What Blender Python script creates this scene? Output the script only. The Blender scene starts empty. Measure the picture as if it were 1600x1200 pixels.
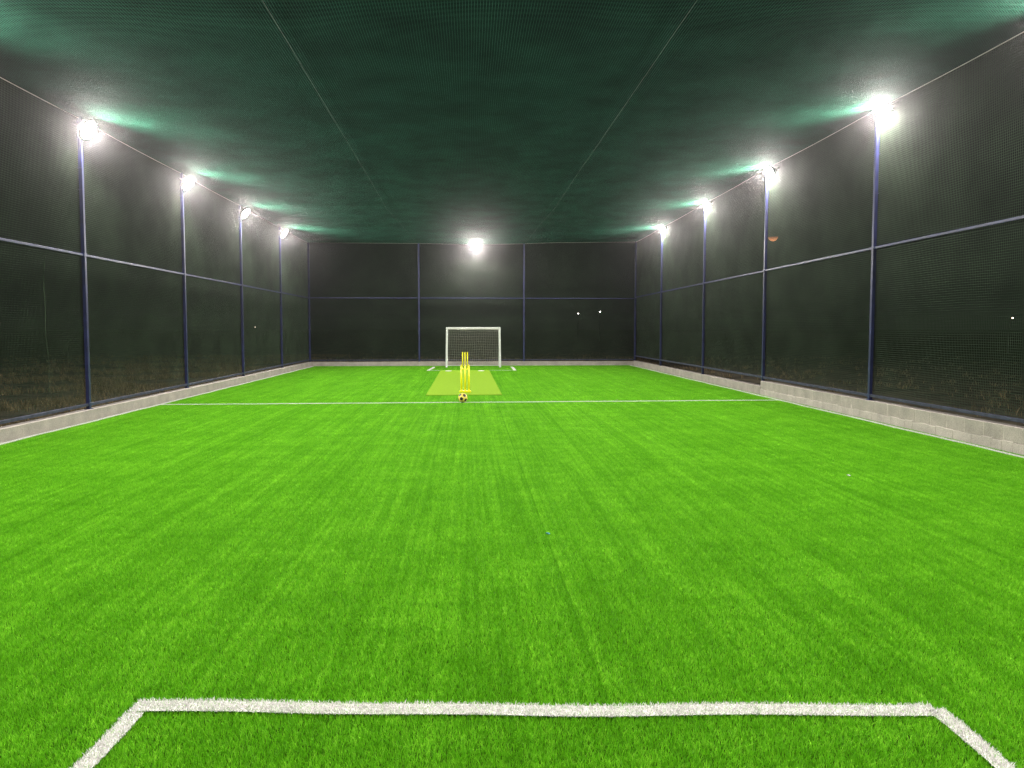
import bpy, bmesh, math, random
import numpy as np
from mathutils import Vector, Matrix, Euler

random.seed(7)
rng = np.random.default_rng(7)
S = bpy.context.scene
COL = S.collection

# ------------------------------------------------------------------ camera
EYE = 1.68
YAW = math.atan(67 / 1140.0)
PITCH = 0.057
cam_d = bpy.data.cameras.new("camera")
cam_d.sensor_width = 36.0
cam_d.lens = 1140.0 * 36.0 / 1600.0
cam_d.shift_y = -22.95 / 1600.0
cam_d.clip_start = 0.05
cam_d.clip_end = 3000.0
cam = bpy.data.objects.new("camera", cam_d)
COL.objects.link(cam)
cam.location = (0, 0, EYE)
cam.rotation_euler = (math.pi / 2 - PITCH, 0, -YAW)
S.camera = cam

# ------------------------------------------------------------------ world: night sky
W = bpy.data.worlds.new("World")
S.world = W
W.use_nodes = True
bg = W.node_tree.nodes["Background"]
bg.inputs[0].default_value = (0.30, 0.33, 0.36, 1)
bg.inputs[1].default_value = 0.012

S.view_settings.view_transform = 'Standard'
S.view_settings.look = 'None'
S.view_settings.exposure = 0.0
S.view_settings.gamma = 1.0
S.render.engine = 'CYCLES'
S.cycles.use_denoising = True
S.cycles.denoising_prefilter = 'NONE'
S.cycles.max_bounces = 4
S.cycles.diffuse_bounces = 2
S.cycles.glossy_bounces = 2
S.cycles.transmission_bounces = 3
S.cycles.volume_bounces = 0
S.cycles.transparent_max_bounces = 8
S.cycles.use_adaptive_sampling = False
S.cycles.sample_clamp_indirect = 4.0
S.cycles.sample_clamp_direct = 0.0
S.cycles.use_light_tree = True

LAMP_W = 430.0          # watts of each floodlight
HAZE = 0.0010           # density of the volume added to imitate lens glare round the lamps

# ------------------------------------------------------------------ helpers
def tag(o, label=None, cat=None, group=None, kind=None):
    if label: o["label"] = label
    if cat: o["category"] = cat
    if group: o["group"] = group
    if kind: o["kind"] = kind
    return o

def empty(name, loc=(0, 0, 0), rot=(0, 0, 0)):
    o = bpy.data.objects.new(name, None)
    o.empty_display_size = 0.2
    COL.objects.link(o)
    o.location = loc
    o.rotation_euler = rot
    return o

def link(name, me, mat=None, parent=None, loc=None):
    o = bpy.data.objects.new(name, me)
    COL.objects.link(o)
    if mat is not None:
        for m in (mat if isinstance(mat, (list, tuple)) else [mat]):
            me.materials.append(m)
    if parent is not None:
        o.parent = parent
    if loc is not None:
        o.location = loc
    return o

def from_bm(name, bm, mat=None, parent=None, smooth=False, loc=None):
    me = bpy.data.meshes.new(name)
    bmesh.ops.recalc_face_normals(bm, faces=bm.faces)
    bm.to_mesh(me)
    bm.free()
    if smooth:
        me.polygons.foreach_set("use_smooth", [True] * len(me.polygons))
    return link(name, me, mat, parent, loc)

def np_mesh(name, V, F, nper):
    """V (n,3), F flat vertex indices, nper: verts per face (int or array)"""
    me = bpy.data.meshes.new(name)
    V = np.asarray(V, dtype=np.float32)
    F = np.asarray(F, dtype=np.int32).ravel()
    if np.isscalar(nper):
        nper = np.full(len(F) // nper, nper, dtype=np.int32)
    me.vertices.add(len(V))
    me.vertices.foreach_set("co", V.ravel())
    me.loops.add(len(F))
    me.loops.foreach_set("vertex_index", F)
    me.polygons.add(len(nper))
    st = np.concatenate([[0], np.cumsum(nper)[:-1]]).astype(np.int32)
    me.polygons.foreach_set("loop_start", st)
    me.update(calc_edges=True)
    me.validate()
    return me

def box(bm, c, s, rot=None, bevel=0.0, seg=2):
    r = bmesh.ops.create_cube(bm, size=1.0)
    vs = r["verts"]
    bmesh.ops.scale(bm, vec=s, verts=vs)
    if bevel > 0:
        es = list({e for v in vs for e in v.link_edges})
        rb = bmesh.ops.bevel(bm, geom=es, offset=bevel, segments=seg, affect='EDGES', profile=0.5)
        vs = list({v for f in rb["faces"] for v in f.verts} | {v for v in vs if v.is_valid})
    M = Matrix.Translation(c)
    if rot is not None:
        M = M @ rot.to_4x4()
    bmesh.ops.transform(bm, matrix=M, verts=vs)
    return vs

def rod(bm, a, b, r, seg=10, r2=None):
    a = Vector(a); b = Vector(b); d = b - a
    q = d.to_track_quat('Z', 'Y').to_matrix().to_4x4()
    M = Matrix.Translation((a + b) / 2) @ q
    bmesh.ops.create_cone(bm, cap_ends=True, segments=seg, radius1=r, radius2=r if r2 is None else r2,
                          depth=d.length, matrix=M)

def sq_tube(bm, a, b, w, h=None, bevel=0.006):
    """square section bar from a to b; axis along x, y or z"""
    a = Vector(a); b = Vector(b); h = h or w
    d = b - a
    L = d.length
    if abs(d.z) > abs(d.x) and abs(d.z) > abs(d.y):
        s = (w, h, L); q = Vector((0, 0, 1)).rotation_difference(d)
    elif abs(d.y) > abs(d.x):
        s = (w, L, h); q = Vector((0, 1, 0)).rotation_difference(d)
    else:
        s = (L, w, h); q = Vector((1, 0, 0)).rotation_difference(d)
    box(bm, (a + b) / 2, s, q.to_matrix(), bevel)

def strands(PTS, r, offs):
    """PTS (S,n,3) polylines -> triangular prism verts/quads; offs (3,3) section offsets"""
    Sn, n, _ = PTS.shape
    V = (PTS[:, :, None, :] + r * offs[None, None, :, :]).reshape(-1, 3)
    s = np.arange(Sn)[:, None, None] * n * 3
    k = np.arange(n - 1)[None, :, None] * 3
    c = np.arange(3)[None, None, :]
    c2 = (np.arange(3)[None, None, :] + 1) % 3
    F = np.stack([s + k + c, s + k + c2, s + k + 3 + c2, s + k + 3 + c], axis=-1)
    return V, F.reshape(-1, 4)

def tri_offs(a, b):
    a = np.array(a, float); b = np.array(b, float)
    return np.array([a * math.cos(t) + b * math.sin(t) for t in (math.pi / 2, math.pi * 7 / 6, math.pi * 11 / 6)])

def net_mesh(name, P, u0, u1, v0, v1, cell, r, au, av, nrm, du, dv):
    """P(u,v)->(...,3). strands run along u and v; au, av unit dirs; nrm normal; du,dv segment lengths"""
    nu = max(2, int(round((u1 - u0) / cell)) + 1)
    nv = max(2, int(round((v1 - v0) / cell)) + 1)
    us = np.linspace(u0, u1, nu); vs = np.linspace(v0, v1, nv)
    su = np.linspace(u0, u1, max(2, int((u1 - u0) / du) + 1))
    sv = np.linspace(v0, v1, max(2, int((v1 - v0) / dv) + 1))
    A = P(*np.meshgrid(us, sv, indexing='ij'))           # strands along v
    Bq = P(*np.meshgrid(su, vs, indexing='xy'))          # strands along u
    V1, F1 = strands(A, r, tri_offs(au, nrm))
    V2, F2 = strands(Bq, r, tri_offs(av, nrm))
    V = np.concatenate([V1, V2]); F = np.concatenate([F1, F2 + len(V1)])
    return np_mesh(name, V, F, 4)

# ------------------------------------------------------------------ materials
def new_mat(name):
    m = bpy.data.materials.new(name)
    m.use_nodes = True
    nt = m.node_tree
    return m, nt, nt.nodes["Principled BSDF"]

def noise_col(nt, c1, c2, scale, detail=4, coords='Object', mapscale=None, lo=0.35, hi=0.65):
    tc = nt.nodes.new("ShaderNodeTexCoord")
    src = tc.outputs[coords]
    if mapscale:
        mp = nt.nodes.new("ShaderNodeMapping")
        mp.inputs["Scale"].default_value = mapscale
        nt.links.new(src, mp.inputs[0]); src = mp.outputs[0]
    n = nt.nodes.new("ShaderNodeTexNoise")
    n.inputs["Scale"].default_value = scale
    n.inputs["Detail"].default_value = detail
    nt.links.new(src, n.inputs["Vector"])
    r = nt.nodes.new("ShaderNodeValToRGB")
    r.color_ramp.elements[0].position = lo; r.color_ramp.elements[0].color = (*c1, 1)
    r.color_ramp.elements[1].position = hi; r.color_ramp.elements[1].color = (*c2, 1)
    nt.links.new(n.outputs["Fac"], r.inputs[0])
    return r, n, src

def simple(name, c, rough=0.5, metal=0.0, var=0.15, scale=8, bump=0.0, spec=0.5, coat=0.0):
    m, nt, p = new_mat(name)
    c2 = tuple(min(1, x * (1 + var)) for x in c); c1 = tuple(x * (1 - var) for x in c)
    r, n, src = noise_col(nt, c1, c2, scale)
    nt.links.new(r.outputs[0], p.inputs["Base Color"])
    p.inputs["Roughness"].default_value = rough
    p.inputs["Metallic"].default_value = metal
    p.inputs["Specular IOR Level"].default_value = spec
    p.inputs["Coat Weight"].default_value = coat
    if bump:
        b = nt.nodes.new("ShaderNodeBump"); b.inputs["Strength"].default_value = bump
        b.inputs["Distance"].default_value = 0.01
        n2 = nt.nodes.new("ShaderNodeTexNoise"); n2.inputs["Scale"].default_value = scale * 6
        n2.inputs["Detail"].default_value = 6
        nt.links.new(src, n2.inputs["Vector"])
        nt.links.new(n2.outputs["Fac"], b.inputs["Height"])
        nt.links.new(b.outputs[0], p.inputs["Normal"])
    return m

M_blue = simple("blue_paint", (0.024, 0.028, 0.100), 0.36, 0.0, 0.25, 5, 0.1)
M_dusty = simple("dusty_blue_paint", (0.035, 0.040, 0.075), 0.7, 0.0, 0.4, 9, 0.3)
M_cable = simple("steel_cable", (0.62, 0.62, 0.58), 0.6, 0.0, 0.1)
M_cord = simple("grey_cord", (0.16, 0.19, 0.16), 0.8, 0.0, 0.1)
M_white = simple("white_paint", (0.80, 0.80, 0.78), 0.4, 0, 0.05)
M_yellow = simple("yellow_plastic", (0.92, 0.84, 0.008), 0.4, 0, 0.04)
M_black = simple("black_panel", (0.02, 0.02, 0.02), 0.4, 0, 0.1)
M_ball = simple("ball_panel", (0.88, 0.68, 0.13), 0.35, 0, 0.05)
M_cream = simple("goal_net_cord", (0.36, 0.34, 0.28), 0.7, 0, 0.1)
M_mat = simple("mat_felt", (0.215, 0.38, 0.016), 0.9, 0, 0.06, 30, 0.3, spec=0.05)
M_house = simple("housing_metal", (0.10, 0.10, 0.11), 0.45, 0.7, 0.1)
M_pole = simple("dark_pole", (0.03, 0.03, 0.03), 0.6, 0, 0.1)
M_paper = simple("paper", (0.60, 0.60, 0.60), 0.8)
M_bluepl = simple("blue_wrapper", (0.12, 0.40, 0.55), 0.4)

def net_material(name, c, trans=0.25):
    m, nt, p = new_mat(name)
    r, n, src = noise_col(nt, tuple(x * 0.8 for x in c), tuple(x * 1.2 for x in c), 1.3)
    nt.links.new(r.outputs[0], p.inputs["Base Color"])
    p.inputs["Roughness"].default_value = 0.85
    p.inputs["Specular IOR Level"].default_value = 0.12
    tr = nt.nodes.new("ShaderNodeBsdfTranslucent")
    nt.links.new(r.outputs[0], tr.inputs[0])
    mx = nt.nodes.new("ShaderNodeMixShader"); mx.inputs[0].default_value = trans
    out = nt.nodes["Material Output"]
    nt.links.new(p.outputs[0], mx.inputs[1]); nt.links.new(tr.outputs[0], mx.inputs[2])
    nt.links.new(mx.outputs[0], out.inputs[0])
    return m
M_net = net_material("green_netting", (0.100, 0.140, 0.092))
M_roofnet = net_material("roof_netting", (0.048, 0.205, 0.132))

def emis(name, c, s):
    m, nt, p = new_mat(name)
    p.inputs["Base Color"].default_value = (0.8, 0.8, 0.8, 1)
    p.inputs["Emission Color"].default_value = (*c, 1)
    p.inputs["Emission Strength"].default_value = s
    m.cycles.emission_sampling = 'NONE'
    return m
M_lens = emis("lit_led_lens", (1.0, 0.96, 0.88), 60.0)
M_far = emis("lit_street_lamp", (1.0, 0.93, 0.85), 14.0)
M_far2 = emis("lit_warm_lamp", (1.0, 0.80, 0.62), 9.0)

# concrete
def concrete(name, c1, c2):
    m, nt, p = new_mat(name)
    r, n, src = noise_col(nt, c1, c2, 3.5, 8, 'Object', None, 0.3, 0.7)
    n2 = nt.nodes.new("ShaderNodeTexNoise"); n2.inputs["Scale"].default_value = 60; n2.inputs["Detail"].default_value = 5
    nt.links.new(src, n2.inputs["Vector"])
    mx = nt.nodes.new("ShaderNodeMix"); mx.data_type = 'RGBA'; mx.blend_type = 'MULTIPLY'; mx.inputs[0].default_value = 0.6
    r2 = nt.nodes.new("ShaderNodeValToRGB")
    r2.color_ramp.elements[0].position = 0.3; r2.color_ramp.elements[0].color = (0.55, 0.53, 0.5, 1)
    r2.color_ramp.elements[1].position = 0.6
    nt.links.new(n2.outputs["Fac"], r2.inputs[0])
    nt.links.new(r.outputs[0], mx.inputs[6]); nt.links.new(r2.outputs[0], mx.inputs[7])
    nt.links.new(mx.outputs[2], p.inputs["Base Color"])
    p.inputs["Roughness"].default_value = 0.9
    b = nt.nodes.new("ShaderNodeBump"); b.inputs["Strength"].default_value = 0.6; b.inputs["Distance"].default_value = 0.01
    nt.links.new(n2.outputs["Fac"], b.inputs["Height"]); nt.links.new(b.outputs[0], p.inputs["Normal"])
    return m
M_conc = concrete("concrete_block", (0.42, 0.37, 0.34), (0.58, 0.51, 0.47))
M_mort = concrete("mortar", (0.52, 0.46, 0.425), (0.72, 0.64, 0.59))

# turf pile: colour by blade, by lie of the pile (long streaks) and by patches
def turf_material():
    m, nt, p = new_mat("turf_pile_green")
    N = nt.nodes; L = nt.links
    geo = N.new("ShaderNodeNewGeometry")
    def noise(sc, scale, detail=3):
        mp = N.new("ShaderNodeMapping"); mp.inputs["Scale"].default_value = sc
        L.new(geo.outputs["Position"], mp.inputs[0])
        n = N.new("ShaderNodeTexNoise"); n.inputs["Scale"].default_value = scale; n.inputs["Detail"].default_value = detail
        L.new(mp.outputs[0], n.inputs["Vector"])
        return n.outputs["Fac"]
    def mrange(sock, a, b, lo, hi):
        r = N.new("ShaderNodeMapRange")
        r.inputs[1].default_value = a; r.inputs[2].default_value = b
        r.inputs[3].default_value = lo; r.inputs[4].default_value = hi
        L.new(sock, r.inputs[0]); return r.outputs[0]
    def mul(a, b):
        n = N.new("ShaderNodeMath"); n.operation = 'MULTIPLY'
        L.new(a, n.inputs[0]); L.new(b, n.inputs[1]); return n.outputs[0]
    streak = mrange(noise((5.0, 0.10, 0), 1.0, 4), 0.3, 0.7, 0.87, 1.13)
    lane = mrange(noise((13.0, 0.05, 0), 1.0, 2), 0.3, 0.7, 0.91, 1.09)
    fine = mrange(noise((26.0, 0.35, 0), 1.0, 3), 0.35, 0.65, 0.87, 1.15)
    patch = mrange(noise((1.0, 1.0, 0), 1.6, 4), 0.35, 0.65, 0.88, 1.10)
    tuft = mrange(noise((1.0, 1.0, 0), 38.0, 4), 0.3, 0.7, 0.62, 1.36)
    clump = mrange(noise((1.0, 0.6, 0), 9.0, 3), 0.3, 0.7, 0.84, 1.14)
    ripple = mrange(noise((0.8, 9.0, 0), 1.0, 3), 0.3, 0.7, 0.93, 1.07)
    at = N.new("ShaderNodeAttribute"); at.attribute_name = "rnd"
    br = mrange(at.outputs["Fac"], 0, 1, 0.50, 1.50)
    # seams between the turf rolls, 4 m apart
    sx = N.new("ShaderNodeSeparateXYZ"); L.new(geo.outputs["Position"], sx.inputs[0])
    a1 = N.new("ShaderNodeMath"); a1.operation = 'ADD'; a1.inputs[1].default_value = -0.62 + 40.0; L.new(sx.outputs[0], a1.inputs[0])
    a2 = N.new("ShaderNodeMath"); a2.operation = 'PINGPONG'; a2.inputs[1].default_value = 2.0; L.new(a1.outputs[0], a2.inputs[0])
    a3 = mrange(a2.outputs[0], 0.0, 0.014, 0.66, 1.0)
    f = streak
    for q in (fine, lane, patch, tuft, clump, ripple, br, a3):
        f = mul(f, q)
    ramp = N.new("ShaderNodeValToRGB")
    e = ramp.color_ramp.elements
    e[0].position = 0.0; e[0].color = (0.060, 0.220, 0.005, 1)
    e[1].position = 1.0; e[1].color = (0.430, 0.900, 0.060, 1)
    e2 = ramp.color_ramp.elements.new(0.5); e2.color = (0.165, 0.530, 0.012, 1)
    h = N.new("ShaderNodeMath"); h.operation = 'MULTIPLY'; h.inputs[1].default_value = 0.5
    L.new(f, h.inputs[0]); L.new(h.outputs[0], ramp.inputs[0])
    L.new(ramp.outputs[0], p.inputs["Base Color"])
    p.inputs["Roughness"].default_value = 0.45
    p.inputs["Specular IOR Level"].default_value = 0.14
    tr = N.new("ShaderNodeBsdfTranslucent"); L.new(ramp.outputs[0], tr.inputs[0])
    mx = N.new("ShaderNodeMixShader"); mx.inputs[0].default_value = 0.3
    L.new(p.outputs[0], mx.inputs[1]); L.new(tr.outputs[0], mx.inputs[2])
    L.new(mx.outputs[0], N["Material Output"].inputs[0])
    return m
M_turf = turf_material()
M_back = simple("turf_backing", (0.035, 0.11, 0.004), 0.95, 0, 0.3, 30, spec=0.03)

def white_pile():
    m, nt, p = new_mat("white_pile")
    at = nt.nodes.new("ShaderNodeAttribute"); at.attribute_name = "rnd"
    r = nt.nodes.new("ShaderNodeValToRGB")
    r.color_ramp.elements[0].color = (0.72, 0.69, 0.68, 1)
    r.color_ramp.elements[1].color = (0.93, 0.90, 0.89, 1)
    nt.links.new(at.outputs["Fac"], r.inputs[0]); nt.links.new(r.outputs[0], p.inputs["Base Color"])
    p.inputs["Roughness"].default_value = 0.6
    return m
M_wpile = white_pile()

# ------------------------------------------------------------------ layout
XL, XR = -6.87, 7.37          # feet of the low walls
YB = 32.35                    # foot of the end wall
YF = -0.45                    # near end of the cage (behind the camera)
PXL, PXR, PYB = -6.97, 7.45, 32.46
postsL = [13.76, 18.43, 22.97, 27.66]
postsR = [13.13, 18.09, 22.87, 28.03]
postsL = [-0.4, 4.4, 9.08] + postsL
postsR = [-0.4, 3.8, 8.5] + postsR

# ------------------------------------------------------------------ ground
def plane(name, x0, x1, y0, y1, z, mat, nx=1, ny=1):
    xs = np.linspace(x0, x1, nx + 1); ys = np.linspace(y0, y1, ny + 1)
    X, Y = np.meshgrid(xs, ys, indexing='ij')
    V = np.stack([X, Y, np.full_like(X, z)], -1).reshape(-1, 3)
    i = np.arange(nx)[:, None] * (ny + 1) + np.arange(ny)[None, :]
    F = np.stack([i, i + ny + 1, i + ny + 2, i + 1], -1).reshape(-1, 4)
    return link(name, np_mesh(name, V, F, 4), mat)

m, nt, p = new_mat("dry_soil")
r, n, src = noise_col(nt, (0.05, 0.044, 0.028), (0.18, 0.145, 0.09), 1.2, 8)
nt.links.new(r.outputs[0], p.inputs["Base Color"]); p.inputs["Roughness"].default_value = 1.0
b = nt.nodes.new("ShaderNodeBump"); b.inputs["Strength"].default_value = 1.0; b.inputs["Distance"].default_value = 0.15
nt.links.new(n.outputs["Fac"], b.inputs["Height"]); nt.links.new(b.outputs[0], p.inputs["Normal"])
M_soil = m
tag(plane("ground", -700, 700, -700, 700, -0.055, M_soil), kind="structure")
tag(plane("turf_backing", XL, XR, YF, YB, -0.024, M_back), kind="structure")

# ---- blades
def blades(n, x0, x1, y0, y1, hmin, hmax, w, lean, z=0.0, wtip=0.3):
    """returns V (n*5,3), F list arrays; every blade is a bent tapering strip"""
    x = rng.uniform(x0, x1, n); y = rng.uniform(y0, y1, n)
    return blade_at(x, y, hmin, hmax, w, lean, z, wtip)

def blade_at(x, y, hmin, hmax, w, lean, z=0.0, wtip=0.3):
    n = len(x)
    a = rng.uniform(0, 2 * np.pi, n)
    h = rng.uniform(hmin, hmax, n)
    t = rng.uniform(0, 2 * np.pi, n)
    l = h * rng.uniform(0.2, 1.0, n) * lean
    wx = np.cos(a) * w / 2; wy = np.sin(a) * w / 2
    dx = np.cos(t) * l; dy = np.sin(t) * l
    zz = np.zeros(n) + z
    P = np.stack([
        np.stack([x - wx, y - wy, zz], -1), np.stack([x + wx, y + wy, zz], -1),
        np.stack([x + wx * .8 + dx * .35, y + wy * .8 + dy * .35, zz + h * .6], -1),
        np.stack([x - wx * .8 + dx * .35, y - wy * .8 + dy * .35, zz + h * .6], -1),
        np.stack([x + dx, y + dy, zz + h], -1)], 1)
    V = P.reshape(-1, 3)
    b = np.arange(n)[:, None] * 5
    q = b + np.array([[0, 1, 2, 3]]); tr = b + np.array([[3, 2, 4]])
    F = np.concatenate([q, tr], 1).ravel()
    nper = np.tile([4, 3], n).astype(np.int32)
    rnd = np.repeat(rng.uniform(0, 1, n), 5)
    return V, F, nper, rnd

def blade_mesh(name, data):
    V, F, nper, rnd = data
    me = np_mesh(name, V, F, nper)
    at = me.attributes.new("rnd", 'FLOAT', 'POINT')
    at.data.foreach_set("value", rnd.astype(np.float32))
    return me

NX, NY = 14, 32
PW, PH = (XR - XL - 0.13) / NX, (YB - YF - 0.02) / NY
me = blade_mesh("turf_pile", blades(34000, -0.515, 0.515, -0.515, 0.515, 0.019, 0.029, 0.0024, 0.9))
turf = link("turf_pile", me, M_turf)
tag(turf, kind="stuff")
ng = bpy.data.node_groups.new("pile_tiles", 'GeometryNodeTree')
ng.interface.new_socket("Geometry", in_out='INPUT', socket_type='NodeSocketGeometry')
ng.interface.new_socket("Geometry", in_out='OUTPUT', socket_type='NodeSocketGeometry')
N = ng.nodes; L = ng.links
gi = N.new("NodeGroupInput"); go = N.new("NodeGroupOutput")
gr = N.new("GeometryNodeMeshGrid")
gr.inputs["Size X"].default_value = PW * (NX - 1); gr.inputs["Size Y"].default_value = PH * (NY - 1)
gr.inputs["Vertices X"].default_value = NX; gr.inputs["Vertices Y"].default_value = NY
tf = N.new("GeometryNodeTransform")
tf.inputs["Translation"].default_value = ((XL + XR) / 2, (YF + YB) / 2, -0.023)
L.new(gr.outputs["Mesh"], tf.inputs["Geometry"])
iop = N.new("GeometryNodeInstanceOnPoints")
L.new(tf.outputs["Geometry"], iop.inputs["Points"])
L.new(gi.outputs[0], iop.inputs["Instance"])
rv = N.new("FunctionNodeRandomValue"); rv.data_type = 'INT'
rv.inputs[4].default_value = 0; rv.inputs[5].default_value = 3
mt = N.new("ShaderNodeMath"); mt.operation = 'MULTIPLY'; mt.inputs[1].default_value = math.pi / 2
L.new(rv.outputs[2], mt.inputs[0])
cx = N.new("ShaderNodeCombineXYZ"); L.new(mt.outputs[0], cx.inputs[2])
L.new(cx.outputs[0], iop.inputs["Rotation"])
L.new(iop.outputs[0], go.inputs[0])
turf.modifiers.new("pile_tiles", 'NODES').node_group = ng

# ---- white lines tufted into the turf
def line_obj(segs, w, dens=26000, name="pitch_line"):
    Vs, Fs, Ns, Rs = [], [], [], []
    off = 0
    bV, bF = [], []
    for (a, b) in segs:
        a = np.array(a, float); b = np.array(b, float); d = b - a; Ln = np.linalg.norm(d); d /= Ln
        nrm = np.array([-d[1], d[0]])
        n = int(Ln * w * dens)
        s = rng.uniform(-0.0, Ln, n)
        wob = 0.010 * np.sin(s * 2.1 + 1) + 0.006 * np.sin(s * 5.3)
        o = rng.uniform(-w / 2, w / 2, n) + wob
        x = a[0] + d[0] * s + nrm[0] * o; y = a[1] + d[1] * s + nrm[1] * o
        V, F, nper, rnd = blade_at(x, y, 0.010, 0.017, 0.0034, 1.0, -0.007)
        Vs.append(V); Fs.append(F + off); Ns.append(nper); Rs.append(rnd); off += len(V)
        k = max(2, int(Ln / 0.15))
        ss = np.linspace(0, Ln, k)
        ww = 0.010 * np.sin(ss * 2.1 + 1) + 0.006 * np.sin(ss * 5.3)
        for sg in (-1, 1):
            oo = sg * w * 0.44 + ww
            Vs.append(np.stack([a[0] + d[0] * ss + nrm[0] * oo, a[1] + d[1] * ss + nrm[1] * oo, np.full(k, -0.005)], -1))
        i = np.arange(k - 1)
        Fs.append((np.stack([i, i + 1, i + 1 + k, i + k], -1) + off).ravel()); Ns.append(np.full(k - 1, 4, np.int32))
        Rs.append(np.full(2 * k, 0.5)); off += 2 * k
    me = blade_mesh(name, (np.concatenate(Vs), np.concatenate(Fs), np.concatenate(Ns), np.concatenate(Rs)))
    return tag(link(name, me, M_wpile), kind="structure")

line_obj([((-6.775, YF), (-6.775, YB - 0.1))], 0.07, name="pitch_line")
line_obj([((7.20, YF), (7.20, YB - 0.1))], 0.07, name="pitch_line")
line_obj([((-6.73, 16.33), (7.16, 16.52))], 0.075, name="pitch_line")
line_obj([((-1.50, 3.248), (2.05, 3.005))], 0.099, 30000, "pitch_line")
line_obj([((-1.475, 3.20), (-1.60, 1.2))], 0.085, 30000, "pitch_line")
line_obj([((2.045, 3.02), (1.99, 1.0))], 0.085, 30000, "pitch_line")
line_obj([((-1.60, 28.75), (-1.50, 31.3))], 0.11, name="pitch_line")
line_obj([((1.82, 28.7), (1.82, 31.3))], 0.11, name="pitch_line")
line_obj([((-1.60, 28.80), (1.82, 28.75))], 0.05, name="pitch_line")

# ---- dry grass outside the fence
def outside_grass():
    n = 26000
    x = XL - 0.45 - rng.gamma(1.6, 4.0, n); y = rng.uniform(2, 46, n)
    keep = (x > -45)
    k2 = 2600
    x2 = XR + 0.5 + rng.gamma(1.5, 4.0, k2); y2 = rng.uniform(4, 42, k2)
    x3 = rng.uniform(-8, 9, 2500); y3 = YB + 0.6 + rng.gamma(1.5, 3, 2500)
    x = np.concatenate([x[keep], x2, x3]); y = np.concatenate([y[keep], y2, y3])
    # grow in tufts
    c = (np.sin(x * 1.7 + 2 * np.sin(y * .6)) + np.sin(y * 1.3 + 1.5 * np.sin(x * .8)))
    kk = c + rng.normal(0, .7, len(x)) > 0.1
    x, y = x[kk], y[kk]
    x = np.repeat(x, 6) + rng.normal(0, .05, len(x) * 6); y = np.repeat(y, 6) + rng.normal(0, .05, len(y) * 6)
    return blade_at(x, y, 0.05, 0.17, 0.012, 0.9, -0.055)
m, nt, p = new_mat("dry_grass")
at = nt.nodes.new("ShaderNodeAttribute"); at.attribute_name = "rnd"
r = nt.nodes.new("ShaderNodeValToRGB")
r.color_ramp.elements[0].color = (0.10, 0.085, 0.035, 1); r.color_ramp.elements[1].color = (0.42, 0.30, 0.15, 1)
nt.links.new(at.outputs["Fac"], r.inputs[0]); nt.links.new(r.outputs[0], p.inputs["Base Color"])
p.inputs["Roughness"].default_value = 0.8
tag(link("dry_grass", blade_mesh("dry_grass", outside_grass()), m), kind="stuff")

# ------------------------------------------------------------------ low block walls
def block_course(bm, p0, p1, side, h, z0, blk, joint, thick=0.2, jit=0.003):
    """blocks from p0 to p1 (xy), body lies on 'side' (unit vec) of the line"""
    p0 = Vector((*p0, 0)); p1 = Vector((*p1, 0)); d = p1 - p0; Ln = d.length; d.normalize()
    s = Vector((*side, 0))
    ang = math.atan2(d.y, d.x)
    n = max(1, round(Ln / blk)); bl = Ln / n
    for i in range(n):
        c = p0 + d * (i + .5) * bl + s * (thick / 2 + random.uniform(-jit, jit))
        hh = h + random.uniform(-jit, jit) * 1.5
        c.z = z0 + hh / 2
        box(bm, c, (bl - joint, thick, hh), Euler((0, 0, ang + random.uniform(-.004, .004))).to_matrix(), 0.006, 2)

def mortar(bm, p0, p1, side, h, z0, thick=0.2, inset=0.004):
    p0 = Vector((*p0, 0)); p1 = Vector((*p1, 0)); d = p1 - p0; s = Vector((*side, 0))
    c = (p0 + p1) / 2 + s * (thick / 2); c.z = z0 + h / 2
    box(bm, c, (d.length - 0.01, thick - 2 * inset, h), Euler((0, 0, math.atan2(d.y, d.x))).to_matrix())

def wall(name, label, parts, joint=0.012, blk=0.4, jit=0.003):
    root = empty(name, (0, 0, 0))
    tag(root, label, "low wall", "low concrete walls round the pitch")
    for (p0, p1, side, h, z0, pname) in parts:
        bm = bmesh.new()
        if pname == "footing":
            n_ = 90
            for q in range(n_):
                a_ = Vector(p0).lerp(Vector(p1), q / n_); b_ = Vector(p0).lerp(Vector(p1), (q + 1) / n_)
                hh = h + random.uniform(-.014, .006); tk = 0.2 + random.uniform(-.003, .003)
                box(bm, (a_.x + 0.1 * side[0] - (tk - .2) / 2, (a_.y + b_.y) / 2, z0 + hh / 2), (tk, abs(b_.y - a_.y) - .001, hh), None, 0.004, 1)
        else:
            block_course(bm, p0, p1, side, h, z0, blk, joint, jit=jit)
        o = from_bm(pname, bm, M_mort if pname == "footing" else M_conc, root)
        if joint > 0.004 and pname != "footing":
            bm = bmesh.new(); mortar(bm, p0, p1, side, h - 0.006, z0, inset=0.004)
            from_bm("mortar", bm, M_mort, o)
    return root
wall("block_wall", "low smooth grey concrete kerb wall under the left netting",
     [((XL, YF), (XL, YB), (-1, 0), 0.21, -0.02, "block_course")], 0.005, 1.1, 0.001)
wall("block_wall", "low grey block wall under the right netting, stepping higher towards the front",
     [((XR, YF), (XR, 18.05), (1, 0), 0.215, 0.12, "block_course"),
      ((XR - 0.006, YF), (XR - 0.006, 18.05), (1, 0), 0.150, -0.02, "footing"),
      ((XR, 18.07), (XR, YB), (1, 0), 0.22, -0.02, "lower_course")], 0.018, 0.4, 0.0012)
wall("block_wall", "low pinkish grey block wall across the far end behind the goal",
     [((XL - 0.2, YB), (XR + 0.2, YB), (0, 1), 0.20, -0.02, "block_course")], 0.01, 0.8, 0.003)

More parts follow.
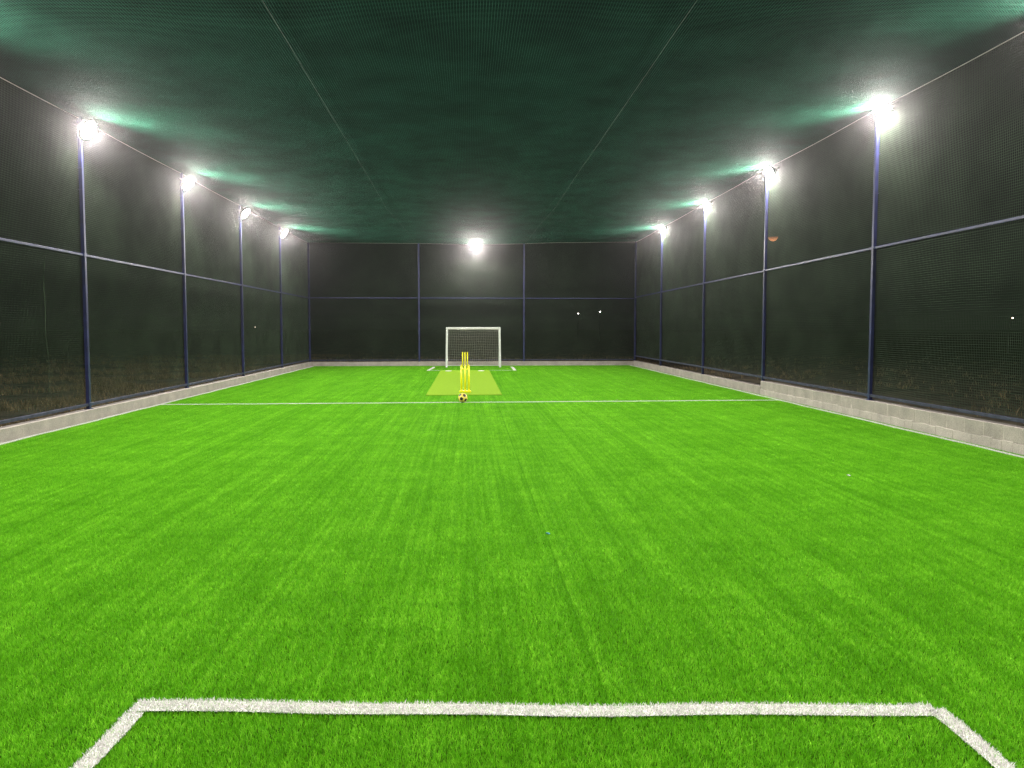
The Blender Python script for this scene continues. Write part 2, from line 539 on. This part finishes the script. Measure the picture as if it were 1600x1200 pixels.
# ------------------------------------------------------------------ fences
def smooth_wave(a, b, k):
    return (np.sin(a * 1.31 + k) * np.cos(b * 0.93 + 2 * k) + 0.5 * np.sin(a * 3.1 - b * 2.2 + k)
            + 0.3 * np.cos(a * 6.7 + b * 5.1 + 3 * k))
CELL = 0.036
def top_left(y): return np.interp(y, [YF, 18.0, PYB], [5.44, 5.43, 5.37])
def top_right(y): return np.interp(y, [YF, 18.0, PYB], [5.67, 5.66, 5.50])

def side_fence(name, label, px, posts, s, base_fn, rail_fn, bot_z, top):
    root = empty(name, (px, 0, 0))
    tag(root, label, "fence", "netting fences of the cage")
    root_x = px
    def rel(v): return (v[0] - root_x, v[1], v[2])
    for y in posts:
        bm = bmesh.new()
        lean = random.uniform(-.015, .015)
        z0 = base_fn(y)
        sq_tube(bm, rel((px, y, z0)), rel((px, y + lean, float(top(y)) + 0.02)), 0.064)
        box(bm, rel((px, y, z0 + 0.006)), (0.11, 0.12, 0.012), None, 0.002)
        for zc in (rail_fn(y), bot_z):            # clamps where the rails meet the post
            box(bm, rel((px, y, zc)), (0.074, 0.10, 0.062), None, 0.003)
        for zc in (1.1, 1.9, 4.0, 4.7):           # ties holding the netting
            box(bm, rel((px + s * 0.012, y, zc + random.uniform(-.2, .2))), (0.085, 0.072, 0.008), None, 0.002)
        from_bm("fence_post", bm, M_blue, root)
    ys = posts + [PYB]
    for a, b in zip(ys[:-1], ys[1:]):
        for nm, z, w in (("mid_rail", rail_fn(a), 0.042), ("bottom_rail", bot_z, 0.05)):
            zb = rail_fn(b) if nm == "mid_rail" else z
            bm = bmesh.new()
            dz = random.uniform(-.008, .008)
            sq_tube(bm, rel((px, a + 0.036, z + dz)), rel((px, b - 0.036, zb + dz * .5)), w, None, 0.005)
            from_bm(nm, bm, M_dusty if nm == 'bottom_rail' else M_blue, root)
    # wire rope that carries the top edge, dipping a little between posts
    pts = []
    for a, b in zip(ys[:-1], ys[1:]):
        for k in range(8):
            t = k / 8
            pts.append((0, a + (b - a) * t, float(top(a + (b - a) * t)) - 0.05 * 4 * t * (1 - t) * 0.5))
    pts.append((0, ys[-1], float(top(ys[-1]))))
    V, F = strands(np.array([pts]), 0.008, tri_offs((1, 0, 0), (0, 0, 1)))
    link("top_rope", np_mesh("top_rope", V, F, 4), M_cable, root)
    xo = px + s * 0.045 - root_x
    ph = 1.0 if s < 0 else 4.0
    zb_ = bot_z - 0.03
    def P(u, v):
        v = zb_ + (v - zb_) * (top(u) - zb_) / (5.5 - zb_)
        return np.stack([xo + s * 0.006 * (2 + smooth_wave(u * 1.2, v * 1.1, ph)) * np.clip((top(u) - v) * 2, 0, 1),
                         u + 0.005 * smooth_wave(v * 1.6, u * 1.1, ph + 1) + 0.002 * np.sin(v * 7 + u * 2),
                         v + 0.005 * smooth_wave(u * 1.2, v * 1.4, ph + 2)], -1)
    me = net_mesh("netting", P, YF, PYB, bot_z - 0.03, 5.5, CELL, 0.0024, (0, 1, 0), (0, 0, 1), (1, 0, 0), 0.35, 0.3)
    link("netting", me, M_net, root)
    return root, P

fl, PL = side_fence("mesh_fence", "tall green netting fence on blue posts along the left side", PXL, postsL, -1,
                    lambda y: 0.19, lambda y: 3.02 - 0.0015 * y, 0.275, top_left)
fr, PR = side_fence("mesh_fence", "tall green netting fence on blue posts along the right side", PXR, postsR, 1,
                    lambda y: 0.335 if y < 18.06 else 0.2, lambda y: 3.215 - 0.0055 * y, 0.42, top_right)
# cord laced through the left netting near the first post
for (y, zt, zb) in ((12.55, 2.85, 0.6),):
    zz = np.linspace(zt, zb, 40)
    pts = np.stack([np.full(40, 0.02 - 0.045), y + 0.03 * np.sin(zz * 2.3) + 0.015 * np.sin(zz * 7), zz], -1)
    V, F = strands(pts[None], 0.005, tri_offs((1, 0, 0), (0, 1, 0)))
    link("lacing_cord", np_mesh("lacing_cord", V, F, 4), M_net, fl)

# far end fence
root = empty("mesh_fence", (0, PYB, 0))
tag(root, "tall green netting fence across the far end behind the goal", "fence", "netting fences of the cage")
bx = [PXL, -2.20, 2.44, PXR]
tops = [5.37, 5.37, 5.40, 5.50]
for x, t in zip(bx, tops):
    bm = bmesh.new()
    sq_tube(bm, (x, 0, 0.18), (x, 0, t + 0.01), 0.07)
    box(bm, (x, 0, 0.19), (0.12, 0.11, 0.012), None, 0.002)
    from_bm("fence_post", bm, M_blue, root)
for a, b in zip(bx[:-1], bx[1:]):
    for nm, z in (("mid_rail", 2.985), ("bottom_rail", 0.25)):
        bm = bmesh.new(); sq_tube(bm, (a + .036, 0, z), (b - .036, 0, z), 0.045, None, 0.005)
        from_bm(nm, bm, M_dusty if nm == 'bottom_rail' else M_blue, root)
def top_back(x):
    t = np.interp(x, [PXL, -2.2, 0.3, 2.44, 3.6, PXR], [5.37, 5.37, 5.335, 5.385, 5.44, 5.50])
    return t
xx = np.linspace(PXL, PXR, 60)
pts = np.stack([xx, np.zeros(60), top_back(xx)], -1)
V, F = strands(pts[None], 0.012, tri_offs((0, 1, 0), (0, 0, 1)))
link("top_rope", np_mesh("top_rope", V, F, 4), M_cable, root)
def PB(u, v):
    zt = top_back(u)
    v2 = 0.21 + (v - 0.21) * (zt - 0.21) / (5.45 - 0.21)
    return np.stack([u + 0.006 * smooth_wave(u * 2, v * 2, 3), 0.045 + 0.006 * (2 + smooth_wave(u, v, 5)), v2], -1)
me = net_mesh("netting", PB, PXL, PXR, 0.21, 5.45, CELL, 0.0024, (1, 0, 0), (0, 0, 1), (0, 1, 0), 0.35, 0.3)
link("netting", me, M_net, root)

# ------------------------------------------------------------------ net roof
def roof_z(x, y):
    f = np.clip((y - YF) / (PYB - YF), 0, 1)
    xs = np.array([PXL, -2.45, 2.75, PXR])
    edge = top_left(y) + (top_right(y) - top_left(y)) * (x - PXL) / (PXR - PXL)
    back = top_back(x)
    w = np.clip((y - 26.0) / (PYB - 26.0), 0, 1) ** 2
    sag = -0.035 * np.sin(np.pi * np.clip((x - PXL) / (PXR - PXL), 0, 1) * 3) ** 2
    ridge = 0.05 * np.sin(np.pi * np.clip((x - PXL) / (PXR - PXL), 0, 1))
    e = np.minimum(x - PXL, PXR - x)
    ripple = 0.005 * smooth_wave(x * 0.7, y * 0.6, 2.0) * np.clip(e / 1.2, 0, 1) * (1 - w)
    return (edge + (sag + ridge) * (1 - w) + ripple) * (1 - w) + (back + 0.0 * x) * w
def PRf(u, v):
    return np.stack([u + 0.004 * smooth_wave(v * 0.8, u * 1.1, 1), v + 0.004 * smooth_wave(u * 0.9, v * 0.8, 7), roof_z(u, v)], -1)
root = empty("net_roof", (0, 0, 0))
tag(root, "dark green netting roof stretched over the whole pitch", "roof")
me = net_mesh("netting", PRf, PXL, PXR, YF, PYB, CELL, 0.0017, (1, 0, 0), (0, 1, 0), (0, 0, 1), 0.35, 0.5)
link("netting", me, M_roofnet, root)
for xw in ((-2.40, -2.62, -2.25), (2.78, 2.80, 2.46)):
    yy = np.linspace(YF, PYB, 60)
    x = np.interp(yy, [YF, 8.9, 24, PYB], [xw[0], xw[0] - 0.02, xw[1], xw[2]])
    z = roof_z(x, yy) - 0.012
    V, F = strands(np.stack([x, yy, z], -1)[None], 0.0017, tri_offs((1, 0, 0), (0, 0, 1)))
    link("support_wire", np_mesh("support_wire", V, F, 4), M_cord, root)

# ------------------------------------------------------------------ floodlights
def lamp_meshes():
    h = bmesh.new()                      # local +Z is the light's direction
    rod(h, (0, 0, -0.06), (0, 0, -0.008), 0.175, 40, 0.205)
    rod(h, (0, 0, -0.12), (0, 0, -0.06), 0.07, 24, 0.09)
    for k in range(20):
        a = k * math.pi / 10
        box(h, (0.13 * math.cos(a), 0.13 * math.sin(a), -0.082), (0.08, 0.005, 0.045), Euler((0, 0, a)).to_matrix())
    f = bmesh.new()
    n_ = 48
    prof = [(0.171, -0.008), (0.212, -0.008), (0.214, 0.006), (0.206, 0.011), (0.173, 0.006)]
    ring = [[f.verts.new((r_ * math.cos(t * 2 * math.pi / n_), r_ * math.sin(t * 2 * math.pi / n_), z_)) for r_, z_ in prof] for t in range(n_)]
    for t in range(n_):
        for q in range(len(prof)):
            f.faces.new((ring[t][q], ring[(t + 1) % n_][q], ring[(t + 1) % n_][(q + 1) % 5], ring[t][(q + 1) % 5]))
    l = bmesh.new()
    rod(l, (0, 0, -0.008), (0, 0, -0.001), 0.172, 40)
    b = bmesh.new()
    for sx in (-1, 1):
        box(b, (sx * 0.226, 0, -0.07), (0.006, 0.035, 0.18), None, 0.001)
    box(b, (0, 0, -0.158), (0.446, 0.035, 0.006), None, 0.001)
    out = []
    for nm, q, mt in (("housing", h, M_house), ("frame", f, M_house), ("lens", l, M_lens), ("bracket", b, M_house)):
        me = bpy.data.meshes.new(nm); bmesh.ops.recalc_face_normals(q, faces=q.faces); q.to_mesh(me); q.free()
        me.materials.append(mt); out.append((nm, me))
    return out
LM = lamp_meshes()
ld = bpy.data.lights.new("led_light", 'AREA')
ld.shape = 'DISK'; ld.size = 0.33
ld.energy = LAMP_W; ld.color = (1.0, 0.965, 0.90)

def floodlight(loc, aim, label, post):
    d = Vector(aim).normalized()
    q = d.to_track_quat('Z', 'Y').to_euler()
    r = empty("floodlight", loc, q)
    tag(r, label, "floodlight", "floodlights round the top of the cage")
    for nm, me in LM:
        o = bpy.data.objects.new(nm, me); COL.objects.link(o); o.parent = r
    lo = bpy.data.objects.new("led_light", ld); COL.objects.link(lo)
    lo.parent = r; lo.location = (0, 0, 0.016); lo.rotation_euler = (math.pi, 0, 0)
    # arm from bracket to its post, in local space
    Mi = (Matrix.Translation(loc) @ q.to_matrix().to_4x4()).inverted()
    bm = bmesh.new()
    rod(bm, Mi @ Vector(post), Vector((0, 0, -0.158)), 0.014, 8)
    from_bm("arm", bm, M_house, r)
    return r

TILT = 0.66
names = ["behind the camera end of the %s row", "%s row, just out of view before the nearest lit one",
         "largest and nearest glaring lamp on the %s row", "second glaring lamp on the %s row, counting from the camera",
         "third glaring lamp on the %s row, counting from the camera", "farthest and smallest lamp on the %s row"]
for side, px, posts, zt, s in (("left", PXL, postsL[1:], [5.21, 5.21, 5.21, 5.18, 5.155, 5.15], 1),
                            ("right", PXR, postsR[1:], [5.57, 5.57, 5.57, 5.515, 5.53, 5.475], -1)):
    for k, y in enumerate(posts):
        lx = px + (0.17 if s > 0 else -0.02)
        ly = y - (0.03 if s > 0 else 0.19)
        z_ = zt[k]
        floodlight((lx, ly, z_), (s * 1.0, -0.17, -TILT), "white floodlight, " + names[k] % side,
                   (px + s * 0.02, y, z_ - 0.1))
floodlight((0.295, PYB - 0.25, 5.24), (0.0, -1.0, -0.75),
           "white floodlight hung at the middle of the far end above the goal", (0.295, PYB, 5.335))

ld = ld.copy(); ld.energy = LAMP_W * 0.62      # dimmer, unseen lamp added to brighten the foreground
floodlight((0.25, YF + 0.3, 5.24), (0.0, 1.0, -0.9),
           "unseen white floodlight added above and behind the camera to brighten the foreground", (0.25, YF, 5.3))

# ------------------------------------------------------------------ goal
g = empty("football_goal", (0.18, 30.94, 0.0))
tag(g, "small white framed football goal at the far end", "goal")
GW, GH = 1.115, 1.66
for s in (-1, 1):
    bm = bmesh.new(); sq_tube(bm, (s * (GW + .02), 0, 0.0), (s * (GW - .01), 0, GH - .04), 0.085, 0.085, 0.012)
    from_bm("goal_post", bm, M_white, g)
bm = bmesh.new(); sq_tube(bm, (-GW - 0.04, 0, GH), (GW + 0.04, 0, GH), 0.085, 0.08, 0.012)
from_bm("crossbar", bm, M_white, g)
bm = bmesh.new()
for s in (-1, 1):
    rod(bm, (s * GW, 0.04, 0.04), (s * GW, 0.98, 0.04), 0.02)
    rod(bm, (s * GW, 0.04, GH - .06), (s * GW, 0.42, GH - .06), 0.016)
    rod(bm, (s * GW, 0.42, GH - .06), (s * GW, 0.98, 0.04), 0.016)
rod(bm, (-GW, 0.98, 0.03), (GW, 0.98, 0.03), 0.014)
from_bm("rear_frame", bm, M_white, g)
def Pg(u, v):   # v: 0..1 top-front -> back-bottom
    y = np.interp(v, [0, .2, 1], [0.02, 0.44, 0.97]); z = np.interp(v, [0, .2, 1], [GH - .03, GH - .07, 0.05])
    return np.stack([u + 0.012 * np.sin(z * 9 + u * 4), y + 0.03 * np.sin(u * 3.0 + 1) * np.sin(v * 3.14), z + 0.01 * np.sin(u * 5)], -1)
def grid_net(P, u0, u1, nu, nv, r, au, av, nrm):
    us = np.linspace(u0, u1, nu); vs = np.linspace(0, 1, nv)
    sv = np.linspace(0, 1, 21); su = np.linspace(u0, u1, 25)
    V1, F1 = strands(P(*np.meshgrid(us, sv, indexing='ij')), r, tri_offs(au, nrm))
    V2, F2 = strands(P(*np.meshgrid(su, vs, indexing='xy')), r, tri_offs(av, nrm))
    return np.concatenate([V1, V2]), np.concatenate([F1, F2 + len(V1)])
Vn, Fn = grid_net(Pg, -GW, GW, 24, 18, 0.0054, (1, 0, 0), (0, 0.5, .8), (0, .8, -.5))
allV, allF = [Vn], [Fn]; off = len(Vn)
for s in (-1, 1):
    def Ps(u, v, s=s):
        z = 0.05 + (GH - .1) * u
        yb = np.interp(z, [0.04, GH - .06], [0.97, 0.42])
        return np.stack([np.full_like(u, s * GW) + .01 * np.sin(z * 6), v * yb, z], -1)
    V, F = grid_net(Ps, 0, 1, 16, 7, 0.0062, (0, 0, 1), (0, 1, 0), (1, 0, 0))
    allV.append(V); allF.append(F + off); off += len(V)
link("goal_net", np_mesh("goal_net", np.concatenate(allV), np.concatenate(allF), 4), M_cream, g)

# ------------------------------------------------------------------ mat
bm = bmesh.new()
vs = [(-1.075, 18.14), (0.815, 18.17), (0.79, 28.70), (-1.12, 28.68)]
top = [bm.verts.new((x, y, 0.012)) for x, y in vs]; bot = [bm.verts.new((x, y, -0.004)) for x, y in vs]
bm.faces.new(top); bm.faces.new(bot[::-1])
for i in range(4):
    bm.faces.new((top[i], bot[i], bot[(i + 1) % 4], top[(i + 1) % 4]))
o = from_bm("cricket_mat", bm, M_mat)
tag(o, "long pale lime green cricket mat laid on the turf under the stumps", "mat")
for (x, y, nm) in ((-0.80, 28.15, "left"), (0.46, 28.15, "right")):
    bm = bmesh.new()
    bmesh.ops.create_uvsphere(bm, u_segments=16, v_segments=8, radius=1.0)
    bmesh.ops.scale(bm, vec=(0.13, 0.16, 0.012), verts=bm.verts)
    for v in bm.verts:
        v.co.x += 0.02 * math.sin(7 * v.co.y * 8)
    o = from_bm("marker_disc", bm, M_white, None, True, (x, y, 0.020))
    tag(o, "flat white marker disc on the %s corner of the mat's far end" % nm, "marker disc", "white marker discs on the mat")

# ------------------------------------------------------------------ wickets
def wicket(loc, label, h=0.72, proto=None):
    if proto is not None:
        r = proto.copy(); COL.objects.link(r); r.location = loc
        for ch in list(proto.children):
            c = ch.copy(); COL.objects.link(c); c.parent = r
        r["label"] = label
        return r
    r = empty("wicket", loc)
    tag(r, label, "wicket", "yellow plastic cricket stumps")
    bm = bmesh.new(); box(bm, (0, 0, 0.024), (0.30, 0.12, 0.048), None, 0.012, 3)
    for k in (-1, 0, 1):
        rod(bm, (k * 0.096, 0, 0.04), (k * 0.096, 0, 0.085), 0.028, 14, 0.023)
    from_bm("base", bm, M_yellow, r)
    for k in (-1, 0, 1):
        bm = bmesh.new()
        x = k * 0.096
        rod(bm, (x, 0, 0.05), (x, 0, h - 0.03), 0.0235, 16, 0.022)
        rod(bm, (x, 0, h - 0.03), (x, 0, h), 0.022, 16, 0.013)
        for zz in (0.58, 0.60):
            rod(bm, (x, 0, zz), (x, 0, zz + .006), 0.0242, 16)
        from_bm("stump", bm, M_yellow, r, True)
    return r
w0 = wicket((-0.105, 18.80, 0.012), "three yellow stumps on a base at the mat's near end, behind the ball")
wicket((-0.165, 29.15, -0.004), "three yellow plastic stumps beyond the mat's far end, in front of the goal", proto=w0)

# ------------------------------------------------------------------ ball
bm = bmesh.new()
bmesh.ops.create_icosphere(bm, subdivisions=5, radius=0.107)
ph = (1 + 5 ** .5) / 2
ico = [Vector(v).normalized() for v in [(0, a, b * ph) for a in (-1, 1) for b in (-1, 1)] +
       [(a, b * ph, 0) for a in (-1, 1) for b in (-1, 1)] + [(b * ph, 0, a) for a in (-1, 1) for b in (-1, 1)]]
R = Euler((0.35, 0.25, 0.3)).to_matrix()
ico = [R @ v for v in ico]
dod = []
for f in bm.faces:
    c = f.calc_center_median().normalized()
    ds = sorted(((c.angle(v), i) for i, v in enumerate(ico)))
    v0 = ico[ds[0][1]]; v1 = ico[ds[1][1]]
    t = (c - v0).dot((v1 - v0).normalized())
    f.material_index = 1 if t < 0.33 else 0
for v in bm.verts:
    c = v.co.normalized()
    ds = sorted(((c.angle(q), i) for i, q in enumerate(ico)))
    v0 = ico[ds[0][1]]; v1 = ico[ds[1][1]]
    t = (c - v0).dot((v1 - v0).normalized())
    if abs(t - 0.33) < 0.018: v.co *= 0.985
me = bpy.data.meshes.new("football"); bm.to_mesh(me); bm.free()
me.polygons.foreach_set("use_smooth", [True] * len(me.polygons))
o = link("football", me, [M_ball, M_black]); o.location = (-0.145, 16.43, 0.102)
tag(o, "yellow and black football on the halfway line in front of the stumps", "ball")

# ------------------------------------------------------------------ litter
bm = bmesh.new(); bmesh.ops.create_grid(bm, x_segments=4, y_segments=3, size=0.5)
for v in bm.verts: v.co = Vector((v.co.x * .04, v.co.y * .03, 0.006 * math.sin(v.co.x * 9) + random.uniform(0, .004)))
bmesh.ops.solidify(bm, geom=bm.faces[:], thickness=0.001)
o = from_bm("paper_scrap", bm, M_paper, None, False, (4.289, 7.948, 0.010)); o.rotation_euler = (0.2, 0.1, 0.5)
tag(o, "tiny white scrap of paper on the turf at right", "litter")
bm = bmesh.new(); bmesh.ops.create_grid(bm, x_segments=4, y_segments=3, size=0.5)
for v in bm.verts: v.co = Vector((v.co.x * .035, v.co.y * .03, 0.005 * math.sin(v.co.x * 9) + random.uniform(0, .004)))
bmesh.ops.solidify(bm, geom=bm.faces[:], thickness=0.001)
o = from_bm("plastic_scrap", bm, M_bluepl, None, False, (0.637, 5.844, 0.002)); o.rotation_euler = (0.1, 0.1, 0.9)
tag(o, "tiny pale blue scrap of plastic sunk in the turf near the middle", "litter")

# ------------------------------------------------------------------ far lamps and moon
def cam_ray(px, py):
    q = cam.rotation_euler.to_matrix()
    v = Vector(((px - 800) / 1140.0, (600 - 22.95 - py) / 1140.0, -1.0))
    return (q @ v)
def far_lamp(px, py, dist, rad, label, mat):
    d = cam_ray(px, py); hd = Vector((d.x, d.y)).length
    P = Vector((0, 0, EYE)) + d * (dist / hd)
    r = empty("street_lamp", (P.x, P.y, -0.03))
    tag(r, label, "street lamp", "far off lamps beyond the fence")
    h = P.z + 0.03
    bm = bmesh.new(); rod(bm, (0, 0, 0), (0, 0, h - 0.1), 0.05, 8, 0.035); rod(bm, (0, 0, h - 0.1), (0, -0.25, h + .12), 0.03, 8)
    from_bm("pole", bm, M_pole, r)
    bm = bmesh.new(); bmesh.ops.create_uvsphere(bm, u_segments=12, v_segments=8, radius=rad)
    bmesh.ops.scale(bm, vec=(1, 1, .8), verts=bm.verts)
    from_bm("lamp_head", bm, mat, r, True, (0, -0.3, h))
far_lamp(903, 490, 95, 0.075, "far white lamp beyond the end fence, left one of the pair near the goal", M_far)
far_lamp(937, 487, 95, 0.08, "far white lamp beyond the end fence, right one of the pair, farther from the goal", M_far)
far_lamp(1577, 497, 60, 0.05, "far warm lamp seen through the netting at the right edge", M_far2)
far_lamp(400, 511, 80, 0.035, "faint far lamp seen low through the left netting", M_far2)

md = cam_ray(1208, 369).normalized()
MD = 600.0
m, nt, p = new_mat("moon_surface")
m.cycles.emission_sampling = 'NONE'
p.inputs["Base Color"].default_value = (0, 0, 0, 1); p.inputs["Roughness"].default_value = 1
p.inputs["Specular IOR Level"].default_value = 0
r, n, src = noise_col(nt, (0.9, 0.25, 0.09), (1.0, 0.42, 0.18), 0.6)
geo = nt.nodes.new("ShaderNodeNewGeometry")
dp = nt.nodes.new("ShaderNodeVectorMath"); dp.operation = 'DOT_PRODUCT'  # moon's sunlit half painted as emission on its downward side
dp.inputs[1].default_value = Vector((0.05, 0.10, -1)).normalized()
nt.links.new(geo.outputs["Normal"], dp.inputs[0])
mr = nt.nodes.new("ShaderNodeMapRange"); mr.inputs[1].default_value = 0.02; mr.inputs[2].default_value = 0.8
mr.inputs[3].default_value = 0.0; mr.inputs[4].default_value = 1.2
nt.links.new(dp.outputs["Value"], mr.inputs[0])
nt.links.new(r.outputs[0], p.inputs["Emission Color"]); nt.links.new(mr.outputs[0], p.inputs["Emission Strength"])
bm = bmesh.new(); bmesh.ops.create_uvsphere(bm, u_segments=48, v_segments=24, radius=MD * 7.2 / 1140)
o = from_bm("moon", bm, m, None, True, Vector((0, 0, EYE)) + md * MD)
tag(o, "orange half moon low in the night sky behind the right netting", "moon")

# ------------------------------------------------------------------ haze
m = bpy.data.materials.new("glare_volume"); m.use_nodes = True  # thin volume added to give the lamps a lens-glare halo
nt = m.node_tree; nt.nodes.clear()
out = nt.nodes.new("ShaderNodeOutputMaterial"); pv = nt.nodes.new("ShaderNodeVolumePrincipled")
pv.inputs["Color"].default_value = (1.0, 0.94, 0.97, 1)
pv.inputs["Density"].default_value = HAZE
pv.inputs["Anisotropy"].default_value = 0.955
nt.links.new(pv.outputs[0], out.inputs["Volume"])
bm = bmesh.new(); box(bm, (0, 0, 4.0), (1500, 1500, 10.5))
o = from_bm("glare_haze", bm, m)
tag(o, kind="stuff")
m.cycles.homogeneous_volume = True
m.cycles.volume_sampling = 'EQUIANGULAR'
